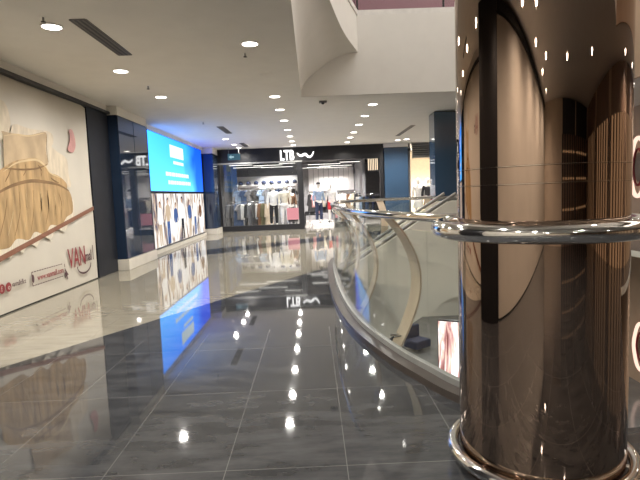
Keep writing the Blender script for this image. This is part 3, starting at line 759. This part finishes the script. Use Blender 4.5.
row('high window rack', -3.5, -.8, 23.2, 1.78, [('shirt','paleblue'),('shirt','denim'),('shirt','grey'),('shirt','charcoal'),('shirt','paleblue'),('shirt','grey'),('shirt','black'),('shirt','denim'),('shirt','grey'),('shirt','black')], [.3,.6,.2])
rack('chrome clothes rack left inside the shop doorway', -.15, 1.0, 25.2, 1.5)
row('rack inside the doorway', -.1, .95, 25.2, 1.5, [('coat','charcoal'),('shirt','pink'),('shirt','pink'),('coat','black'),('shirt','cream'),('coat','charcoal')], [.4,.2,.5])
rack('chrome clothes rack in the middle of the shop', 1.3, 2.3, 23.5, 1.45)
row('rack in the middle of the shop', 1.35, 2.25, 23.5, 1.45, [('shirt','white'),('shirt','white'),('coat','brown'),('shirt','cream'),('coat','charcoal')], [.3,.5,.2])
rack('chrome clothes rack with trousers near the slate blue pilaster', 2.0, 2.9, 21.6, 1.3)
row('trouser rack by the pilaster', 1.95, 2.9, 21.6, 1.3, [('trousers','white'),('trousers','paleblue'),('trousers','charcoal'),('trousers','denim'),('trousers','black'),('trousers','navy'),('trousers','black')], [.6,.9,.8])
# shelf with caps
shf = thing('wall_shelf', 'long pale shelf carrying a row of dark caps in the shop', 'shelf', (-2.1,24.2,1.95))
MB().box(-1.5,1.5,-.15,.15,-.03,0).build('board', M['shopwall'], shf)
for s in (-1.4,0,1.4): MB().tube([(s,0,-.03),(s,0,-1.95)], .015, 8).build('post', M['chrome'], shf)
capp = None
for k in range(8):
    lab = 'dark cap, %s along the pale shop shelf' % ORD[k]
    x = -3.4+.37*k
    if capp is None:
        capp = thing('cap', lab, 'cap', (x,24.2,1.95), 0, 'caps on the pale shop shelf')
        c = MB(); c.sphere((0,0,.06), .115,.13,.12); bmesh.ops.bisect_plane(c.b, geom=c.b.verts[:]+c.b.edges[:]+c.b.faces[:], plane_co=(0,0,0.0), plane_no=(0,0,-1), clear_outer=True)
        c.build('crown', FM['navy'], capp, True)
        MB().prism([Vector((.1*math.cos(a), -.10-.12*math.sin(a), .012)) for a in [PI*i/8 for i in range(9)]], (0,0,.012)).build('visor', FM['black'], capp)
    else: dup(capp, (x,24.2,1.95), 0, lab)

# --- mannequins
def skinned(name, verts, edges, radii, m, parent, sub=2):
    me = bpy.data.meshes.new(name); me.from_pydata(verts, edges, []); o = bpy.data.objects.new(name, me); COL.objects.link(o)
    md = o.modifiers.new('s','SKIN'); md.use_smooth_shade = True
    for v, r in zip(me.skin_vertices[0].data, radii): v.radius = r if isinstance(r, tuple) else (r, r)
    me.skin_vertices[0].data[0].use_root = True
    sb = o.modifiers.new('b','SUBSURF'); sb.levels = sub; sb.render_levels = sub
    bpy.context.view_layer.update()
    m2 = bpy.data.meshes.new_from_object(o.evaluated_get(bpy.context.evaluated_depsgraph_get())); bpy.data.objects.remove(o)
    return link(name, m2, m, parent, True)
def mannequin(label, loc, rz, top, bottom, shoes, skirt=False, hat=None, lean=0., body='mannequin', shorts=False, sleeve=True):
    t = thing('mannequin', label, 'mannequin', loc, rz, None)
    V = [(0,0,.96),(0,.005,1.10),(0,0,1.26),(0,.005,1.40),(0,.01,1.50),(0,-.015,1.585),(0,-.02,1.66),(0,-.01,1.74)]
    R = [(.145,.10),(.12,.085),(.15,.10),(.125,.085),(.05,.05),(.07,.075),(.078,.092),(.055,.065)]
    E = [(i,i+1) for i in range(7)]
    for s in (-1,1):
        k = len(V)
        V += [(s*.17,.005,1.405),(s*.23,.02,1.16),(s*.25,-.03,.92),(s*.255,-.05,.85)]; R += [.052,.042,.032,.030]
        E += [(3,k),(k,k+1),(k+1,k+2),(k+2,k+3)]
        k = len(V)
        V += [(s*.09,0,.86),(s*.11,-.01+.03*s,.50),(s*.115,.02+.03*s,.09),(s*.12,-.12+.03*s,.035)]; R += [.088,.058,.038,.034]
        E += [(0,k),(k,k+1),(k+1,k+2),(k+2,k+3)]
    bd = skinned('body', V, E, R, M[body], t)
    f = MB()
    for s in (-1,1):                          # five separate fingers on each hand
        for j, (dx, ln) in enumerate(((-.024,.07),(-.008,.082),(.008,.078),(.023,.062))):
            f.tube([(s*.257,-.052+dx,.838),(s*.262,-.058+dx,.838-ln*.55),(s*.255,-.066+dx,.838-ln)], .008, 6, radii=[.009,.008,.006])
        f.tube([(s*.25,-.075,.86),(s*.245,-.097,.83),(s*.244,-.10,.80)], .009, 6, radii=[.010,.009,.007])
    f.tube([(0,-.09,1.68),(0,-.118,1.64)], .012, 6, radii=[.008,.015])
    f.b.from_mesh(bd.data); f.b.to_mesh(bd.data); f.b.free()
    for p in bd.data.polygons: p.use_smooth = True
    tv = [(0,0,.93),(0,.005,1.10),(0,0,1.26),(0,.005,1.41),(0,.008,1.46)]; tr = [(.165,.122),(.15,.11),(.17,.125),(.145,.105),(.07,.07)]; te = [(0,1),(1,2),(2,3),(3,4)]
    for s in (-1,1):
        k = len(tv); tv += [(s*.175,.005,1.41),(s*.235,.02,1.16)]; tr += [.068,.06]; te += [(3,k),(k,k+1)]
        if sleeve: tv += [(s*.253,-.03,.95)]; tr += [.05]; te += [(k+1,k+2)]
    skinned('top', tv, te, tr, FM[top], t)
    if skirt:
        MB().lathe([(.155,.97),(.17,.9),(.21,.7),(.24,.5),(.235,.5),(.15,.95)], 20).build('skirt', FM[bottom], t, True)
    else:
        bv = [(0,0,.98)]; br = [(.158,.115)]; be = []
        for s in (-1,1):
            k = len(bv); bv += [(s*.092,0,.86),(s*.112,-.01+.03*s,.52)]; br += [.102,.082]; be += [(0,k),(k,k+1)]
            if not shorts: bv += [(s*.117,.018+.03*s,.12)]; br += [.066]; be += [(k+1,k+2)]
        skinned('trousers' if not shorts else 'shorts', bv, be, br, FM[bottom], t)
    for s in (-1,1):
        MB().sphere((s*.12,-.06+.03*s,.045), .05,.135,.05, 12, 8).build('shoe', FM[shoes], t, True)
    if hat:
        c = MB(); c.sphere((0,-.015,1.70), .098,.112,.10, 16, 10); bmesh.ops.bisect_plane(c.b, geom=c.b.verts[:]+c.b.edges[:]+c.b.faces[:], plane_co=(0,0,1.69), plane_no=(0,0,-1), clear_outer=True)
        c.build('cap', FM[hat], t, True)
    MB().lathe([(.20,0),(.20,.012)], 24).build('base', M['chrome'], t, True)
    return t
def podium(label, x0, x1, y0, y1, h, m):
    t = MB().box(x0-(x0+x1)/2,x1-(x0+x1)/2,y0-(y0+y1)/2,y1-(y0+y1)/2,0,h).build('podium', m, bevel=.012); t.location = ((x0+x1)/2,(y0+y1)/2,0)
    return tag(t, label, 'podium')
podium('low pale podium carrying two mannequins in the shop window', -1.85, -.75, 20.6, 21.3, .10, M['shopwall'])
mannequin('mannequin in white open shirt and black trousers in the shop window', (-1.62,20.95,.10), .15, 'white', 'black', 'white')
mannequin('mannequin in cream top and beige trousers beside the pink sheet', (-1.15,20.9,.10), -.2, 'cream', 'white', 'white')
mannequin('mannequin in brown jacket behind the cream dressed mannequin', (-.95,21.75,.0), .3, 'brown', 'charcoal', 'white')
podium('white display podium under two mannequins inside the shop doorway', .0, 1.1, 21.7, 22.5, .12, M['shopwall'])
mannequin('mannequin in pale blue jacket and navy trousers inside the shop doorway', (.28,22.0,.12), .4, 'paleblue', 'navy', 'white', hat='charcoal')
mannequin('mannequin in white top and red shorts inside the shop doorway', (.85,22.1,.12), -.2, 'white', 'red', 'black', shorts=True)
pk = thing('display_sheet', 'glowing pink display sheet standing low in the shop window', 'sign', (-.82,20.62,0))
MB().box(-.24,.24,-.01,.01,.38,.86).build('panel', M['pinksheet'], pk)
MB().box(-.2,.2,-.02,.02,.30,.38).build('holder', M['black'], pk)
for s in (-.15,.15): MB().box(s-.012,s+.012,-.08,.08,0,.3).build('leg', M['black'], pk)
tb = thing('display_table', 'low dark display table inside the shop doorway', 'table', (-.02,23.4,0))
MB().box(-.4,.5,-.35,.35,.42,.48).build('tabletop', M['black'], tb, bevel=.006)
for sx in (-.34,.44):
    for sy in (-.29,.29): MB().box(sx-.03,sx+.03,sy-.03,sy+.03,0,.42).build('leg', M['black'], tb)
for k, (c, x) in enumerate((('charcoal',-.25),('black',.0),('pink',.28))):
    f = MB()
    for j in range(4): f.box(-.11,.11,-.14,.14,.03*j+.001,.03*j+.028)
    o = f.build('folded_clothes', FM[c], bevel=.008); o.location = (-.02+x,23.4,.48)
    tag(o, '%s stack of folded clothes on the low dark table' % c, 'folded clothes')
pc = thing('framed_picture', 'warm lit framed fashion picture high on the shop wall by the pilaster', 'picture', tuple(atY(373,160,22.4)), -.5)
MB().box(-.26,.26,-.03,.03,-.48,.48).build('frame', M['black'], pc)
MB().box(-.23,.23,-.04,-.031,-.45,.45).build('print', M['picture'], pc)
for k in range(5):
    MB().box(-.16+.08*k-.02,-.16+.08*k+.02,-.043,-.0405,-.45,.1+.06*math.sin(k*2)).build('figure_print', FM[['brown','charcoal','beige','black','brown'][k]], pc)
struct(MB().box(2.3,2.42,22.6,26.9,0,3.3).build('wall_shop_partition', M['shopgrey']))
wp = MB()
for k in range(9): wp.box(-.15+.27*k,-.15+.27*k+.25,26.9,26.98,1.55,2.75)
tag(wp.build('wall_cabinet', M['shopwall']), 'row of tall white wall panels at the back of the shop', 'wall cabinet')

# ------------------------------------------------------------------ bright shop past the slate blue pilaster
struct(MB().box(4.1,7.5,25,25.1,0,3.3).build('wall_bright_shop', mat('warm_cream_shop_wall', (.80,.70,.54), .7, var=.05)))
struct(MB().box(4.1,7.5,20.28,25,-.1,0).build('floor_bright_shop', M['shopfloor']))
struct(MB().box(4.1,7.5,20.6,25,3.3,3.4).build('ceiling_bright_shop', M['white']))
struct(MB().box(7.4,7.5,20.3,25,0,3.3).build('wall_bright_shop_right', M['shopwall']))
lv = thing('louvre_fascia', 'louvred dark slat fascia above the bright dress shop', 'louvre', (5.7,20.45,2.7))
for k in range(7): MB().box(-1.55,1.55,0,.12,.03+.085*k,.046+.085*k).build('slat', M['grille'], lv)
for s in (-1.5,0,1.5): MB().box(s-.03,s+.03,.12,.16,0,.6).build('bracket', M['white'], lv)
MB().box(-1.55,1.55,.16,.19,0,.602).build('backing', M['white'], lv)
for k, x in enumerate((4.7,5.6)):
    t = thing('strip_light', 'warm linear lamp, %s in the bright dress shop' % ORD[k], 'strip light', (x,22.2,3.28), 1.57, 'linear lamps in the bright shop')
    MB().box(-1,1,-.08,.08,-.02,.02).build('diffuser', M['strip'], t)
    MB().box(-1.02,1.02,-.1,.1,.005,.02).build('housing', M['white'], t)
    L = bpy.data.lights.new('strip_beam', 'AREA'); L.shape = 'RECTANGLE'; L.size = 2; L.size_y = .16; L.energy = 260; L.spread = math.radians(130); L.color = (1,.9,.76)
    lo = bpy.data.objects.new('beam', L); COL.objects.link(lo); lo.parent = t; lo.location = (0,0,-.04)
pp = atY(420,190,21.6)
mannequin('mannequin in long white dress in the bright shop past the pilaster', (4.52,21.3,.15), .1, 'white', 'white', 'white', skirt=True)
mannequin('mannequin in charcoal jacket and brown trousers in the bright shop', (4.92,21.2,.15), -.15, 'charcoal', 'brown', 'black')
podium('low white podium carrying two mannequins in the bright shop', 4.2, 5.4, 20.9, 21.7, .15, M['shopwall'])

# ------------------------------------------------------------------ shops on the far side of the void (glimpsed beside the column and in its mirror; upper ones added for light)
def oval_lamp(label, px, py, X, rz_, ry_):
    c = atX(px, py, X); t = thing('oval_ring_lamp', label, 'wall lamp', (X,c.y,c.z))
    for q, (r1, r2) in enumerate(((1,.05),(.62,.03))):
        pts = [(-.05, ry_*r1*math.cos(2*PI*k/40), rz_*r1*math.sin(2*PI*k/40)*(1-.25*math.exp(-((math.cos(2*PI*k/40)-1)*4)**2))) for k in range(40)]
        MB().tube(pts, r2, 10, closed=True).build('glowing_ring' if q == 0 else 'inner_ring', M['neon'] if q == 0 else M['red'], t, True)
    MB().prism([Vector((0,.5*ry_*math.cos(2*PI*k/24),.5*rz_*math.sin(2*PI*k/24))) for k in range(24)], (-.04,0,0)).build('backplate', M['brownwall'], t)
    return t
oval_lamp('glowing oval ring lamp on the beige wall just past the column', 640, 167, 8.16, .72, .30)
oval_lamp('glowing oval ring lamp on the lower level wall past the column', 643, 347, 9.76, .72, .36)
for k, (y0, y1) in enumerate(((-7.5,-4.8),(-4.2,-1.0),(-.4,3.2),(3.8,7.2))):
    t = thing('shopfront', ['brown shopfront with warm windows at the far end behind the viewer','brown shopfront with warm windows, second across the void','brown shopfront with warm windows level with the column','brown shopfront with warm windows beside the oval lamp'][k], 'shopfront', (8.28,(y0+y1)/2,0), 0, 'shopfronts across the void')
    d = (y1-y0)/2
    MB().box(-.12,0,-d,d,2.5,3.28).build('fascia', M['brownwall'], t)
    MB().box(-.02,0,-d,d,0,2.5).build('backdrop', M['warmwin'], t)
    for j in range(6): MB().box(-.14,-.02,-d+2*d*j/5-.16,-d+2*d*j/5+.16,0,2.5).build('mullion', M['brownwall'], t)
for k, (y0, y1) in enumerate(((-2.0,2.4),(2.8,7.2),(7.6,12.0))):  # unseen glowing shopfronts, added to brighten the cove and bulkhead
    t = thing('shopfront', 'unseen glowing shopfront added to light the cove, %s along the far gallery' % ORD[k], 'shopfront', (8.28,(y0+y1)/2,HU+.05), 0, 'added upper floor glow panels'); d = (y1-y0)/2
    MB().box(-.12,0,-d,d,2.7,3.55).build('fascia', M['brownwall'], t)
    MB().box(-.02,0,-d,d,0,2.7).build('backdrop', M['upfill'], t)
    for j in range(5): MB().box(-.14,-.02,-d+2*d*j/4-.06,-d+2*d*j/4+.06,0,2.7).build('mullion', M['brownwall'], t)
for k, (x0, x1) in enumerate(((1.7,4.6),(4.9,8.0))):
    t = thing('shopfront', ['dark shopfront with gold lit shelves directly behind the viewer','dark shopfront with gold lit shelves in the corner behind the viewer'][k], 'shopfront', ((x0+x1)/2,-8.18,0), 0, 'shopfronts behind the viewer'); w = (x1-x0)/2
    MB().box(-w,w,0,.12,2.5,3.28).build('fascia', M['black'], t)
    MB().box(-w,w,0,.02,0,2.5).build('backdrop', M['brownwall'], t)
    for j in range(6): MB().box(-w+2*w*j/5-.1,-w+2*w*j/5+.1,.02,.14,0,2.5).build('mullion', M['black'], t)
    for z in (.8,1.5,2.1): MB().box(-w,w,.03,.06,z,z+.05).build('lit_shelf', M['warmwin'], t)

# ------------------------------------------------------------------ camera, world, view
w = bpy.data.worlds.new('world'); S.world = w; w.use_nodes = True
w.node_tree.nodes['Background'].inputs[0].default_value = (.9,.85,.8,1); w.node_tree.nodes['Background'].inputs[1].default_value = .15
cam = bpy.data.cameras.new('camera'); cam.sensor_width = 36; cam.lens = 36*F/640; cam.clip_start = .05; cam.clip_end = 100
co = bpy.data.objects.new('camera', cam); COL.objects.link(co); co.matrix_world = Matrix.Translation((0,0,CAMZ)) @ ROT.to_4x4()
S.camera = co
S.view_settings.view_transform = 'Standard'; S.view_settings.look = 'None'; S.view_settings.gamma = 1; S.view_settings.use_curve_mapping = False
S.view_settings.exposure = 0.36
S.cycles.use_denoising = True
S.cycles.max_bounces = 12; S.cycles.diffuse_bounces = 6; S.cycles.glossy_bounces = 6; S.cycles.transparent_max_bounces = 24
S.cycles.caustics_reflective = False; S.cycles.caustics_refractive = False; S.cycles.sample_clamp_indirect = 6
